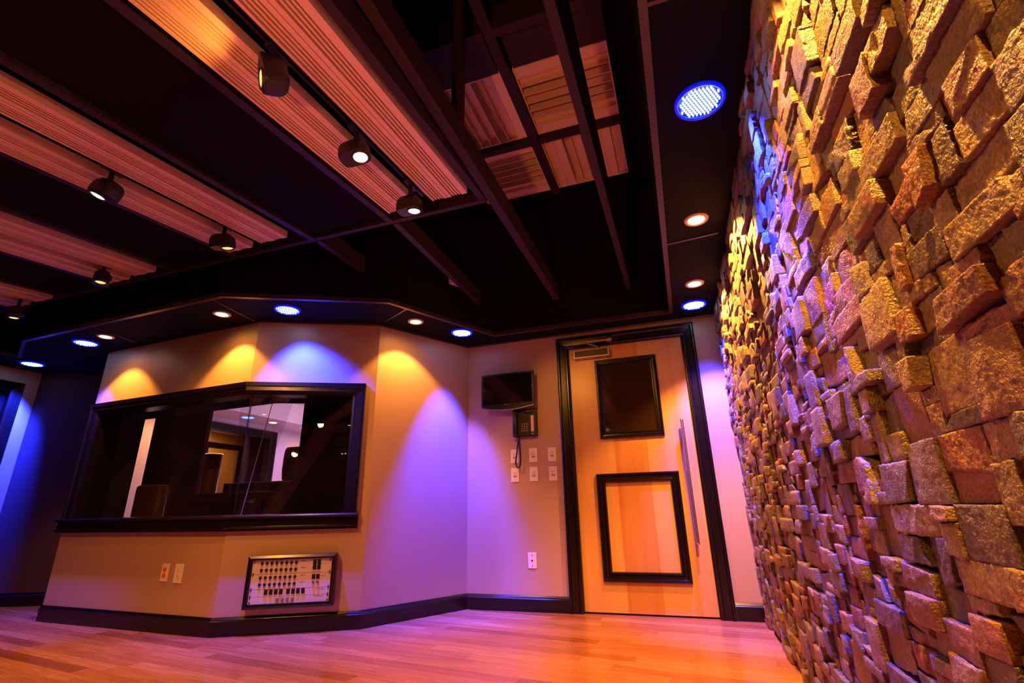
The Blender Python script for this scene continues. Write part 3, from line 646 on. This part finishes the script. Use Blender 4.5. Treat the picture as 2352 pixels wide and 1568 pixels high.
# ---------------------------------------------------------------- tracks and spotlights
tx = [-1.203, -2.447, -3.645, -4.83]
for k, x in enumerate(tx):
    bm = new(); slab(bm, x-.018, x-.007, Y0, 2.08, .045, .09); slab(bm, x+.007, x+.018, Y0, 2.08, .045, .09); slab(bm, x-.007, x+.007, Y0, 2.08, .07, .09)
    tag(obj('light_track', bm, 'blackmetal'), 'black lighting track in the gap of the %s pair of ribbed panels' % ['nearest', 'second', 'third', 'farthest'][k], 'light track', 'black lighting tracks')
def head(k, y, drop, A, n, label, e=12, lit=True, size=110, sc=1., beam=None, soft=.03):
    """box shaped spotlight: lens in the face with normal n, near the end A of the body"""
    x = tx[k]; z = cz(y, .045)-.006
    t = thing('track_spotlight', label, 'spotlight', (x, y, z), 'black spotlights on the ceiling tracks')
    bm = new(); box(bm, -.016, .016, -.05, .05, -.022, -.001); cyl(bm, (0, 0, -drop+.02), .011, drop-.035, 12); obj('adapter', bm, 'blackmetal', t, bevel=.003)
    n = Vector(n).normalized(); A = Vector(A); A = (A-n*A.dot(n)).normalized(); B = n.cross(A)
    Mx = Matrix.Translation((0, 0, -drop)) @ Matrix(((A.x, B.x, n.x, 0), (A.y, B.y, n.y, 0), (A.z, B.z, n.z, 0), (0, 0, 0, 1)))
    hl, hw, hh = .066*sc, .046*sc, .040*sc
    bm = new(); rings = []
    for zz, q in ((-hh, .72), (-hh*.55, .94), (0, 1.), (hh*.8, 1.), (hh, .97)):
        ring = []
        for i in range(28):
            th = 2*PI*i/28; c, s_ = math.cos(th), math.sin(th)
            ring.append(bm.verts.new(Mx @ Vector((hl*q*math.copysign(abs(c)**.5, c), hw*q*math.copysign(abs(s_)**.5, s_), zz))))
        rings.append(ring)
    for r0, r1 in zip(rings, rings[1:]):
        for i in range(28): bm.faces.new((r0[i], r0[(i+1) % 28], r1[(i+1) % 28], r1[i]))
    bm.faces.new(rings[0]); bm.faces.new(rings[-1]); obj('housing', bm, 'blackmetal', t, bevel=.003)
    off = Matrix.Translation((hl*.42, 0, 0))
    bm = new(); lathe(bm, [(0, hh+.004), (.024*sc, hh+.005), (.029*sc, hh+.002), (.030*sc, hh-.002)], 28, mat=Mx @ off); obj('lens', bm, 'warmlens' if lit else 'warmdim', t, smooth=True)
    bm = new(); lathe(bm, [(.030*sc, hh), (.032*sc, hh+.007), (.036*sc, hh+.007), (.038*sc, hh-.002)], 28, mat=Mx @ off); obj('snoot_ring', bm, 'blackmetal', t, smooth=True)
    bm = new(); tube(bm, [Mx @ Vector((-hl*.2, -hw-.004, 0)), Mx @ Vector((-hl*.2, -hw-.008, -hh*.6)), Vector((0, 0, -drop+.055))], .005, 8); obj('yoke', bm, 'blackmetal', t)
    p = Mx @ Vector((hl*.42, 0, hh+.012))
    if e: spot_light('bulb', p, Vector(beam) if beam else n, e, WARM, size, .5, soft, t)
head(0, .99, .115, (0, -.25, -1), (-.60, -.75, -.25), 'black spotlight nearest the viewer, lens turned left', e=5, lit=False, size=140, sc=1.05)
head(0, 1.45, .125, (.9, .1, -.1), (.15, -.05, -1), 'black spotlight with a glaring lens midway along the nearest track', e=SB, beam=(.85, -.40, -.40), size=62, soft=.012)
head(0, 1.92, .14, (1, 0, 0), (.0, .1, -1), 'black spotlight with a glaring lens at the far end of the nearest track', e=DB*.8, beam=(.62, 2.08, -1.2), size=56)
head(1, 1.24, .125, (-.8, -.2, -.4), (-.3, -.15, -.95), 'black spotlight on the second track, lens glaring down to the left', e=DB*1.5, beam=(-.7, 1.5, -1.7), size=78)
head(1, 1.87, .12, (.8, .3, 0), (.0, .25, -1), 'black spotlight at the far end of the second track, pointing down', e=DB*.5, beam=(.2, 1.2, -1.9), size=75, lit=False)
head(2, 1.96, .11, (.6, -.3, 0), (.0, .0, -1), 'small black spotlight at the end of the third track', e=TR, lit=False)
head(3, 2.1, .14, (-.5, .1, 0), (0, .05, -1), 'farthest left spotlight, low under the last ribbed panels', e=TR, lit=False)
head(0, -.6, .12, (1, 0, 0), (.0, .1, -1), 'unseen spotlight added on the nearest track behind the viewer', e=TR*1.5)  # unseen heads added so light bounces off the floor onto the panels
head(1, -.4, .12, (1, 0, 0), (.0, .1, -1), 'unseen spotlight added on the second track behind the viewer', e=TR*1.5)
head(2, .3, .12, (1, 0, 0), (.0, .1, -1), 'unseen spotlight added on the third track outside the picture', e=TR*1.5)
# unseen red, pink and orange uplights added behind the viewer to light the ceiling
spot_light('added_uplight_red', (-2.2, -1.3, .35), (-.12, .36, 1), UPL*.9, (1., .28, .06), 80, 1., .15)
spot_light('added_uplight_red', (-4.4, -.9, .35), (0, .36, 1), UPL*.8, (1., .25, .07), 90, 1., .15)
spot_light('added_uplight_pink', (-1.9, -.6, .35), (.2, .9, 1.), UPL*.25, (1., .13, .25), 70, 1., .15)
spot_light('added_uplight_orange', (-.62, -1.2, .35), (-.05, 1.0, .745), UPL*1.3, (1., .27, .09), 34, .6, .1)  # narrow beam added to brighten the wooden diffusers
# ---------------------------------------------------------------- wall screen, telephone, plates (wall_back)
def screen():
    t = thing('wall_monitor', 'flat black television mounted high on the tan wall', 'television', (-1.364, YD, 1.72))
    bm = new(); box(bm, -.08, .08, -.045, 0, -.09, .07); obj('wall_mount', bm, 'blackmetal', t, bevel=.004)
    bm = new(); n = 20; y0, y1 = -.10, -.045
    def outline(k=0):
        p = [(-.243, .155), (.243, .155), (.243, -.140)]
        for i in range(1, n): a = i/n; p.append((.243-.486*a, -.140-.030*math.sin(PI*a)))
        p.append((-.243, -.140)); return p
    A = [bm.verts.new((x, y0, z)) for x, z in outline()]; B = [bm.verts.new((x*.96, y1, z*.96)) for x, z in outline()]
    m = len(A)
    for i in range(m): bm.faces.new((A[i], A[(i+1) % m], B[(i+1) % m], B[i]))
    bm.faces.new(A); bm.faces.new(B)
    obj('bezel', bm, 'blackplastic', t, bevel=.004)
    bm = new(); box(bm, -.222, .222, -.1025, -.0995, -.118, .137); obj('screen', bm, 'glossblack', t)
    bm = new()
    for i in range(n):
        a, b = i/n, (i+1)/n
        f = lambda a: (.236-.472*a, -.143-.026*math.sin(PI*a))
        (xa, za), (xb, zb) = f(a), f(b)
        v = [bm.verts.new(p) for p in ((xa, -.104, za), (xb, -.104, zb), (xb, -.104, zb-.006), (xa, -.104, za-.006), (xa, -.096, za), (xb, -.096, zb), (xb, -.096, zb-.006), (xa, -.096, za-.006))]
        for q in ((0, 1, 2, 3), (7, 6, 5, 4), (0, 4, 5, 1), (2, 6, 7, 3)): bm.faces.new([v[k] for k in q])
    obj('chin_strip', bm, 'aluminium', t)
    bm = new(); tube(bm, [(-.03, -.1035, -.128), (-.01, -.1035, -.124), (.01, -.1035, -.128), (.03, -.1035, -.124)], .0018, 6); obj('maker_mark', bm, 'aluminium', t)
    bm = new(); box(bm, .221, .227, -.1035, -.10, .018, .022); box(bm, .230, .234, -.1035, -.10, .008, .012); obj('indicator_light', bm, 'chrome', t)
screen()
def phone():
    cx, cz_ = -1.231, 1.435
    t = thing('wall_telephone', 'black desk telephone hung on the wall under the screen', 'telephone', (cx, YD, cz_))
    bm = new(); v = box(bm, -.103, .103, -.035, 0, -.116, .116)
    for q in v:
        if q.co.z < 0 and q.co.y < -.01: q.co.y = -.05
    body = obj('body', bm, 'blackplastic', t, bevel=.006)
    bm = new(); tube(bm, [(-.080, -.045, .10), (-.080, -.064, .085), (-.080, -.070, .0), (-.080, -.072, -.08), (-.080, -.055, -.108)], lambda a: .019+.007*abs(2*a-1)**2, 14)
    h = obj('handset', bm, 'blackplastic', t, smooth=True)
    for i in range(3):
        for j in range(4):
            bm = new(); x = -.022+i*.0215; z = -.012-j*.0185; box(bm, x-.007, x+.007, -.052, -.030, z-.0045, z+.0045); obj('key', bm, 'keygrey', t, bevel=.001)
    bm = new(); box(bm, .055, .080, -.0475, -.030, -.080, .058); obj('memory_label', bm, 'strip', t)
    bm = new(); cyl(bm, (.068, -.05, -.096), .008, .02, 16, 'Y'); obj('speaker_button', bm, 'keygrey', t)
    bm = new(); box(bm, -.010, .070, -.0385, -.030, .078, .092); obj('display', bm, 'glossblack', t)
    bm = new(); box(bm, .016, .046, -.0375, -.032, .099, .103); obj('maker_mark', bm, 'keygrey', t)
    pts = []; R_ = .003
    path = []
    for i in range(241):
        a = i/240
        # straight start, then the loop, back up behind
        if a < .35: q = a/.35; p = Vector((-.060+.010*q, -.03, -.115-.20*q))
        elif a < .75: q = (a-.35)/.4*PI; p = Vector((-.050-.021+.021*math.cos(q)-.002, -.03, -.315-.055*math.sin(q)))
        else: q = (a-.75)/.25; p = Vector((-.094+.032*q, -.028, -.315+.20*q))
        path.append(p)
    fine = []
    for i in range(len(path)-1):
        for k in range(5):
            p = path[i].lerp(path[i+1], k/5); th = (i*5+k)*.95
            fine.append(p+Vector((math.cos(th)*.0042, math.sin(th)*.0042, 0)))
    bm = new(); tube(bm, fine, .0026, 6); obj('coiled_cord', bm, 'blackplastic', t, smooth=True)
phone()
def plate(cx, cz_, label, kind, wall=None, group=None, w=.0355, h=.0575):
    t = thing('wall_plate' if kind != 'outlet' and kind != 'orange' else 'power_outlet', label, 'wall plate' if kind in ('ctrl', 'coax') else 'outlet', (0, 0, 0), group)
    if wall is None: t.location = (cx, YD, cz_)
    else:
        O, u, n = wall[0], wall[1], wall[2]; t.matrix_world = tf(O+u*cx+Vector((0, 0, cz_)), u, n)
    bm = new(); box(bm, -w, w, -.006, 0, -h, h); obj('cover', bm, 'white', t, bevel=.0025)
    if kind == 'ctrl':
        bm = new(); box(bm, -.013, .013, -.0068, -.005, .002, .020); box(bm, -.015, .015, -.0068, -.005, -.020, -.006)
        obj('recess', bm, 'whiteslot', t)
        bm = new(); box(bm, -.010, .013, -.0085, -.006, .004, .016); obj('slider', bm, 'white', t, bevel=.001)
        bm = new()
        for k in range(4): box(bm, -.012+k*.0065, -.008+k*.0065, -.0074, -.006, -.018, -.008)
        obj('button_row', bm, 'whiteslot', t)
    elif kind == 'coax':
        bm = new(); cyl(bm, (0, -.009, 0), .006, .004, 16, 'Y'); obj('jack', bm, 'hole', t)
        for z in (.038, -.038): bm = new(); cyl(bm, (0, -.0075, z), .0035, .003, 12, 'Y'); obj('screw', bm, 'hole', t)
    else:
        m = 'orangeplastic' if kind == 'orange' else 'white'
        for z in (.0195, -.0195):
            bm = new(); cyl(bm, (0, -.0085, z), .0168, .003, 28, 'Y')
            for v in bm.verts: v.co.z = z+max(-.0142, min(.0142, v.co.z-z))
            s = obj('socket', bm, m, t)
            bm = new(); box(bm, -.0075, -.0052, -.0092, -.008, z-.001, z+.008); box(bm, .0048, .0068, -.0092, -.008, z, z+.007); cyl(bm, (0, -.0092, z-.0075), .0024, .001, 10, 'Y')
            obj('slots', bm, 'hole' if kind != 'orange' else 'orangeplastic', s)
        bm = new(); cyl(bm, (0, -.0078, 0), .0022, .002, 10, 'Y'); obj('screw', bm, 'chrome', t)
G6 = 'ivory headphone control plates below the telephone'
for cx, cz_, lab in ((-1.341, 1.165, 'ivory control plate at upper left, partly behind the phone cord'), (-1.177, 1.167, 'ivory control plate in the middle of the upper row'), (-1.015, 1.165, 'ivory control plate at the upper right, nearest the door frame'),
        (-1.341, 1.012, 'ivory control plate at lower left, under the cord loop'), (-1.177, 1.013, 'ivory control plate in the middle of the lower row'), (-1.014, 1.011, 'ivory control plate at the lower right, nearest the door frame')):
    plate(cx, cz_, lab, 'ctrl', group=G6)
plate(-1.215, .358, 'single ivory jack plate low on the wall left of the door', 'coax')
plate(1.318, .370, 'ivory outlet plate with two orange sockets under the window', 'orange', WC, w=.036, h=.058)
plate(1.458, .367, 'all ivory outlet plate right of the orange sockets', 'outlet', WC, w=.041, h=.062)
# ---------------------------------------------------------------- connector panel on the bay
def patch():
    O, u, n = WB[0], WB[1], WB[2]
    t = thing('connector_panel', 'boxed metal microphone connector panel low on the front bay wall', 'connector panel'); t.matrix_world = tf(O+u*.4725+Vector((0, 0, .318)), u, n)
    W, H = .284, .162
    bm = new(); moulding(bm, Vector((0, 0, 0)), Vector((1, 0, 0)), Vector((0, 0, 1)), Vector((0, -1, 0)), -W, W, -H, H, [(0, 0), (0, .060), (.016, .068), (.026, .066), (.026, .0), (0, 0)][:5]); obj('frame', bm, 'espresso', t)
    w = .256; rows = [(.066, .134), (.0, .064), (-.056, -.002), (-.098, -.058), (-.134, -.100)]
    rows = [(.046, .134), (-.046, .044), (-.090, -.048), (-.134, -.092)]
    for a, b in rows:
        bm = new(); box(bm, -w, w, -.050, -.045, a, b); obj('face_plate', bm, 'plate', t, bevel=.001)
    F = -.050
    proto = {}
    def put(kind, x, z, build, mats):
        if kind not in proto:
            bm = new(); build(bm); o = obj(kind, bm, None, t, mats=mats); proto[kind] = o.data
        else:
            o = bpy.data.objects.new(kind, proto[kind]); COL.objects.link(o); o.parent = t
        o.location = (x, F, z)
    def xlr(bm):
        box(bm, -.0105, .0105, -.0022, .0, -.0145, .0145, 0); cyl(bm, (0, -.005, .0015), .0095, .005, 20, 'Y', 1); cyl(bm, (0, -.0056, .0015), .0080, .002, 20, 'Y', 2)
        box(bm, -.0035, .0035, -.0065, -.002, -.0135, -.0085, 3)
    def blk(bm):
        box(bm, -.0105, .0105, -.0045, 0, -.0150, .0150, 0); cyl(bm, (0, -.0052, -.001), .0062, .002, 16, 'Y', 1)
        box(bm, -.002, .002, -.006, -.003, .011, .0145, 2)
    def sq(bm):
        box(bm, -.0105, .0105, -.0035, 0, -.0125, .0125, 0); cyl(bm, (0, -.0045, .002), .0055, .002, 14, 'Y', 1); box(bm, -.004, .004, -.005, -.002, -.010, -.006, 2)
    def bnc(bm):
        cyl(bm, (0, -.009, 0), .0075, .009, 16, 'Y', 0); cyl(bm, (0, -.0095, 0), .0045, .002, 12, 'Y', 1)
    for r, z in enumerate((.112, .070, .024, -.018)):
        for k in range(8): put('round_socket', -.195+k*.0312, z, xlr, ['plate', 'blackplastic', 'hole', 'chrome'])
    for k in range(4): put('jack_block', -.150+k*.0315, -.063, blk, ['blackplastic', 'hole', 'aluminium'])
    for k in range(4): put('jack_block', -.010+k*.0315, -.063, blk, ['blackplastic', 'hole', 'aluminium'])
    for k in range(4): put('data_socket', -.072+k*.0315, -.112, sq, ['whiteslot', 'ink', 'chrome'])
    for x in (.144, .172):
        for z in (.110, .079): put('jack_block', x, z, blk, None)
        put('jack_block', x, .022, blk, None); put('video_socket', x, -.012, bnc, ['aluminium', 'hole'])
    def rs(bm): cyl(bm, (0, -.003, .006), .0042, .003, 12, 'Y', 0); cyl(bm, (0, -.003, -.006), .0042, .003, 12, 'Y', 0)
    for x in (-.245, .245):
        for z in (.125, .046, -.046, -.091, -.128): put('rack_screw', x, z, rs, ['blackmetal'])
    bm = new()
    for z in (.120, .078, .032, -.010):      # blurred printed row marks
        for k in range(5): box(bm, .058+k*.0065, .0625+k*.0065, F-.0006, F+.001, z-.003+(.0015 if k == 3 else 0), z+.003-(.002 if k == 4 else 0))
    for x, z, q in ((.205, .098, 5), (.205, .024, 5), (.16, .128, 9), (.16, .05, 9), (.19, -.056, 10), (.19, -.099, 10)):
        for k in range(q): box(bm, x-q*.003+k*.006, x-q*.003+k*.006+.004, F-.0006, F+.001, z-.0018, z+.0018)
    for r, z in enumerate((.129, .0875, .041, -.001)):
        for k in range(8): box(bm, -.198+k*.0312, -.192+k*.0312, F-.0006, F+.001, z-.0015, z+.0015)
    obj('printed_marks', bm, 'ink', t)
patch()
# ---------------------------------------------------------------- control room behind the glass
CX0 = -6.80; CZ = 2.2
bm = new(); box(bm, -9.0, -1.6, 8.9, 9.0, 0, 2.8); struct('wall_control_back', bm, 'lilac', 'pale far wall of the control room')
bm = new(); box(bm, CX0-.1, CX0, 5.0, 5.42, 0, CZ+.3); box(bm, CX0-.1, CX0, 5.42, 6.82, 2.02, CZ+.3); box(bm, CX0-.1, CX0, 6.82, 9, 0, CZ+.3); box(bm, CX0-.1, CX0, 3.9, 5.0, 0, CZ+.3)
struct('wall_control_left', bm, 'lilac', 'pale control room wall around a dark framed opening')
bm = new(); box(bm, -1.75, -1.6, 4.17, 9, 0, 2.8); struct('wall_control_right', bm, 'darkfabric', 'dark right wall of the control room')
bm = new(); box(bm, -9, -1.6, 3.3, 9, 2.52, 2.6); struct('ceiling_control', bm, 'lilac', 'pale raised ceiling of the control room')
bm = new(); box(bm, CX0, -6.15, 4.0, 9, CZ, 2.52); box(bm, -6.15, -1.7, 3.4, 4.9, CZ, 2.52); struct('ceiling_control_soffit', bm, 'lilac', 'pale lower soffit of the control room with small lamps')
bm = new(); box(bm, -8.4, CX0-.1, 5.0, 5.1, 0, 2.4); box(bm, -8.4, CX0-.1, 8.4, 8.5, 0, 2.4); box(bm, -8.4, -8.3, 5.1, 8.4, 0, 2.4); box(bm, -8.4, CX0-.1, 5.0, 8.5, 2.3, 2.4)
struct('wall_lobby', bm, 'paint', 'tan lobby walls seen through the control room opening')
t = thing('door_3', 'dark framed opening seen through the control room window', None, kind='structure')
bm = new(); moulding(bm, Vector((CX0, 0, 0)), Vector((0, 1, 0)), Vector((0, 0, 1)), Vector((1, 0, 0)), 5.30, 6.92, 0, 2.12, [(0, 0), (0, .03), (.02, .04), (.10, .02), (.13, .01), (.13, -.11), (0, -.11)], open_bottom=True); obj('door_casing', bm, 'espresso', t)
bm = new(); moulding(bm, Vector((-8.3, 0, 0)), Vector((0, 1, 0)), Vector((0, 0, 1)), Vector((1, 0, 0)), 6.75, 7.62, 0, 2.05, [(0, 0), (0, .03), (.09, .03), (.09, 0)], open_bottom=True); obj('inner_frame', bm, 'espresso', t)
bm = new(); box(bm, -7.35, -7.3, 6.78, 7.7, 0, 2.25); obj('open_leaf', bm, 'darkfabric', t)
def ctrl_lamp(x, y, z, kind, label, e):
    t = thing('small_ceiling_lamp', label, 'ceiling lamp', (x, y, z), 'small lamps in the control room soffit')
    r = .09 if kind == 'b' else .06
    bm = new(); lathe(bm, [(0, -.006), (r*.8, -.006), (r, -.002), (r, .002)], 28); obj('lens', bm, 'ledblue' if kind == 'b' else 'warmlens', t)
    if e: spot_light('bulb', (0, 0, -.02), (0, 0, -1), e, BLUE if kind == 'b' else WARM, 150, .8, .04, t)
ctrl_lamp(-6.42, 5.90, CZ, 'b', 'blue lamp seen through the bay window, left one', 18)
ctrl_lamp(-6.42, 6.42, CZ, 'w', 'larger warm lamp seen through the bay window', 26)
ctrl_lamp(-6.47, 7.4, CZ, 'w', 'small farther warm lamp seen through the bay window', 14)
ctrl_lamp(-6.32, 7.1, CZ, 'b', 'small blue lamp seen through the window beside the monitor speaker', 16)
spot_light('control_room_light', (-4.6, 6.4, 2.45), (-.8, 0, -.8), 90, (1., .62, .72), 160, .8, .15)  # bare spot without a fixture, brightens the control room
spot_light('slit_fill', (-6.3, 4.9, 2.15), (-.4, -.3, -1), 70, WARM, 120, .8, .1)  # warm spot added to brighten the wall strip seen through the slit
def point_light(name, loc, e, col, r):
    d = bpy.data.lights.new(name, 'POINT'); d.energy = e; d.color = col; d.shadow_soft_size = r
    o = bpy.data.objects.new(name, d); COL.objects.link(o); o.location = loc
point_light('control_room_fill', (-5.3, 6.6, 1.0), 55, (1., .5, .72), .12)  # fill light added to brighten the pale soffit and walls, no desk fixture
spot_light('lobby_fill', (-7.7, 6.6, 2.25), (-.2, 0.1, -1), 60, WARM, 160, .8, .1)  # fill light added to brighten the lobby walls, no fixture
# dark panels at the left of the window
def fabric(x0, x1, y, z0, z1, label):
    bm = new(); box(bm, x0, x1, y, y+.06, z0, z1); tag(obj('acoustic_panel', bm, 'darkfabric', bevel=.008), label, 'acoustic panel', 'dark acoustic panels in the control room')

fabric(-6.04, -5.17, 4.2, 0.0, 2.19, 'dark acoustic panel right of the bright slit inside the window')
# rack cabinet right of the opening
t = thing('equipment_rack', 'tall black equipment rack behind the right half of the window', 'equipment rack', (-3.0, 3.62, 0))
bm = new(); box(bm, -.28, .55, 0, .5, 0, 1.95); obj('cabinet', bm, 'clothblack', t, bevel=.006)
for z in (1.18, 1.30, 1.42): bm = new(); box(bm, .12, .5, -.012, 0, z, z+.09); obj('rack_unit', bm, 'blackplastic', t, bevel=.003)
bm = new()
for k in range(3): box(bm, .2+k*.035, .212+k*.035, -.016, -.012, 1.225, 1.232)
obj('display_digits', bm, 'warmdim', t)
# mixing desk
t = thing('mixing_desk', 'long black mixing desk with pale edges behind the window', 'mixing desk', (-3.78, 3.35, 0))
bm = new(); box(bm, -.52, .40, .0, .75, .86, .93); dk = obj('desk_top', bm, 'blackplastic', t, bevel=.01)
bm = new(); box(bm, -.50, -.42, .05, .7, 0, .86); obj('desk_leg', bm, 'blackplastic', t)
bm = new(); box(bm, .30, .38, .05, .7, 0, .86); obj('desk_leg', bm, 'blackplastic', t)
bm = new(); v = box(bm, -.50, .38, .42, .62, .93, 1.04); obj('meter_bridge', bm, 'glossblack', t, bevel=.008)
bm = new(); box(bm, -.45, -.22, .405, .415, 1.025, 1.032); box(bm, .05, .33, .405, .415, 1.025, 1.032); obj('bright_edge', bm, 'chrome', t)
# near-field speaker on the desk
t = thing('monitor_speaker', 'black rounded monitor speaker standing on the mixing desk', 'speaker', (-3.60, 3.86, 1.04))
bm = new()
sec = []
for k, (z, s) in enumerate(((0, .80), (.02, .93), (.10, 1.), (.22, 1.), (.30, .95), (.325, .82))):
    sec.append([bm.verts.new((math.copysign(abs(math.cos(a))**.5, math.cos(a))*.11*s, .1+math.copysign(abs(math.sin(a))**.5, math.sin(a))*.09*s, z)) for a in [2*PI*i/28 for i in range(28)]])
for a, b in zip(sec, sec[1:]):
    for i in range(28): bm.faces.new((a[i], a[(i+1) % 28], b[(i+1) % 28], b[i]))
bm.faces.new(sec[0]); bm.faces.new(sec[-1]); obj('cabinet', bm, 'blackplastic', t, smooth=True)
bm = new(); lathe(bm, [(0, 0), (.05, .004), (.07, .012), (.075, .008)], 28, mat=Matrix.Translation((0, .012, .12)) @ Matrix.Rotation(PI/2, 4, 'X')); obj('woofer', bm, 'blackmetal', t)
bm = new(); lathe(bm, [(0, .004), (.018, .002), (.03, .006)], 24, mat=Matrix.Translation((0, .012, .24)) @ Matrix.Rotation(PI/2, 4, 'X')); obj('tweeter', bm, 'blackmetal', t)
# drum lamp
t = thing('drum_lamp', 'dark red drum shade on a stand with a lit rim behind the window', 'lamp', (-4.62, 3.9, .0))
bm = new(); lathe(bm, [(.075, .9), (.080, 1.35), (.077, 1.35), (.072, .9)], 36); obj('shade', bm, 'brown', t); bm = new(); cyl(bm, (0, 0, 0), .012, 1.2, 12); cyl(bm, (0, 0, 0), .12, .02, 24); obj('stand', bm, 'blackmetal', t)
bm = new(); lathe(bm, [(.081, 1.348), (.083, 1.354), (.079, 1.356), (.077, 1.348)], 36); obj('lit_rim', bm, 'warmdim', t)
# leather seat back glimpsed at lower left of the window
t = thing('leather_chair', 'tan chair back at the lower left inside the window', 'chair', (-4.60, 3.25, 0))
bm = new(); box(bm, -.14, .17, 0, .10, .55, 1.02); obj('backrest', bm, 'brown', t, bevel=.03, bseg=3)
bm = new(); box(bm, -.2, .2, .1, .55, .42, .52); obj('seat', bm, 'brown', t, bevel=.03)
bm = new(); cyl(bm, (0, .3, 0), .03, .42, 14); cyl(bm, (0, .3, 0), .22, .03, 24); obj('pedestal', bm, 'blackmetal', t)
# ------------------------------------------------------------------ camera, world
cam = bpy.data.cameras.new('camera'); cam.sensor_width = 36; cam.lens = 36*1117.5381/2352; cam.clip_start = .02; cam.clip_end = 60
co = bpy.data.objects.new('camera', cam); COL.objects.link(co)
ax, ay, az = .3322, .0223, .3243
Rm = Matrix.Rotation(az, 3, 'Z') @ Matrix.Rotation(ax, 3, 'X') @ Matrix.Rotation(ay, 3, 'Y')
X, Yf, Zu = Rm.col[0], Rm.col[1], Rm.col[2]
co.matrix_world = Matrix(((X.x, Zu.x, -Yf.x, 0), (X.y, Zu.y, -Yf.y, 0), (X.z, Zu.z, -Yf.z, .74), (0, 0, 0, 1)))
SC.camera = co
w = bpy.data.worlds.new('world'); SC.world = w; w.use_nodes = True; w.node_tree.nodes['Background'].inputs[0].default_value = (.0, .0, .0, 1)
SC.view_settings.view_transform = 'Standard'; SC.view_settings.look = 'None'; SC.view_settings.gamma = 1; SC.view_settings.use_curve_mapping = False
SC.view_settings.exposure = 0.45
SC.cycles.use_denoising = True
SC.cycles.use_adaptive_sampling = True; SC.cycles.adaptive_threshold = .05
SC.cycles.max_bounces = 5; SC.cycles.diffuse_bounces = 2; SC.cycles.glossy_bounces = 3; SC.cycles.transparent_max_bounces = 12
SC.cycles.sample_clamp_indirect = 3.; SC.cycles.caustics_reflective = False; SC.cycles.caustics_refractive = False
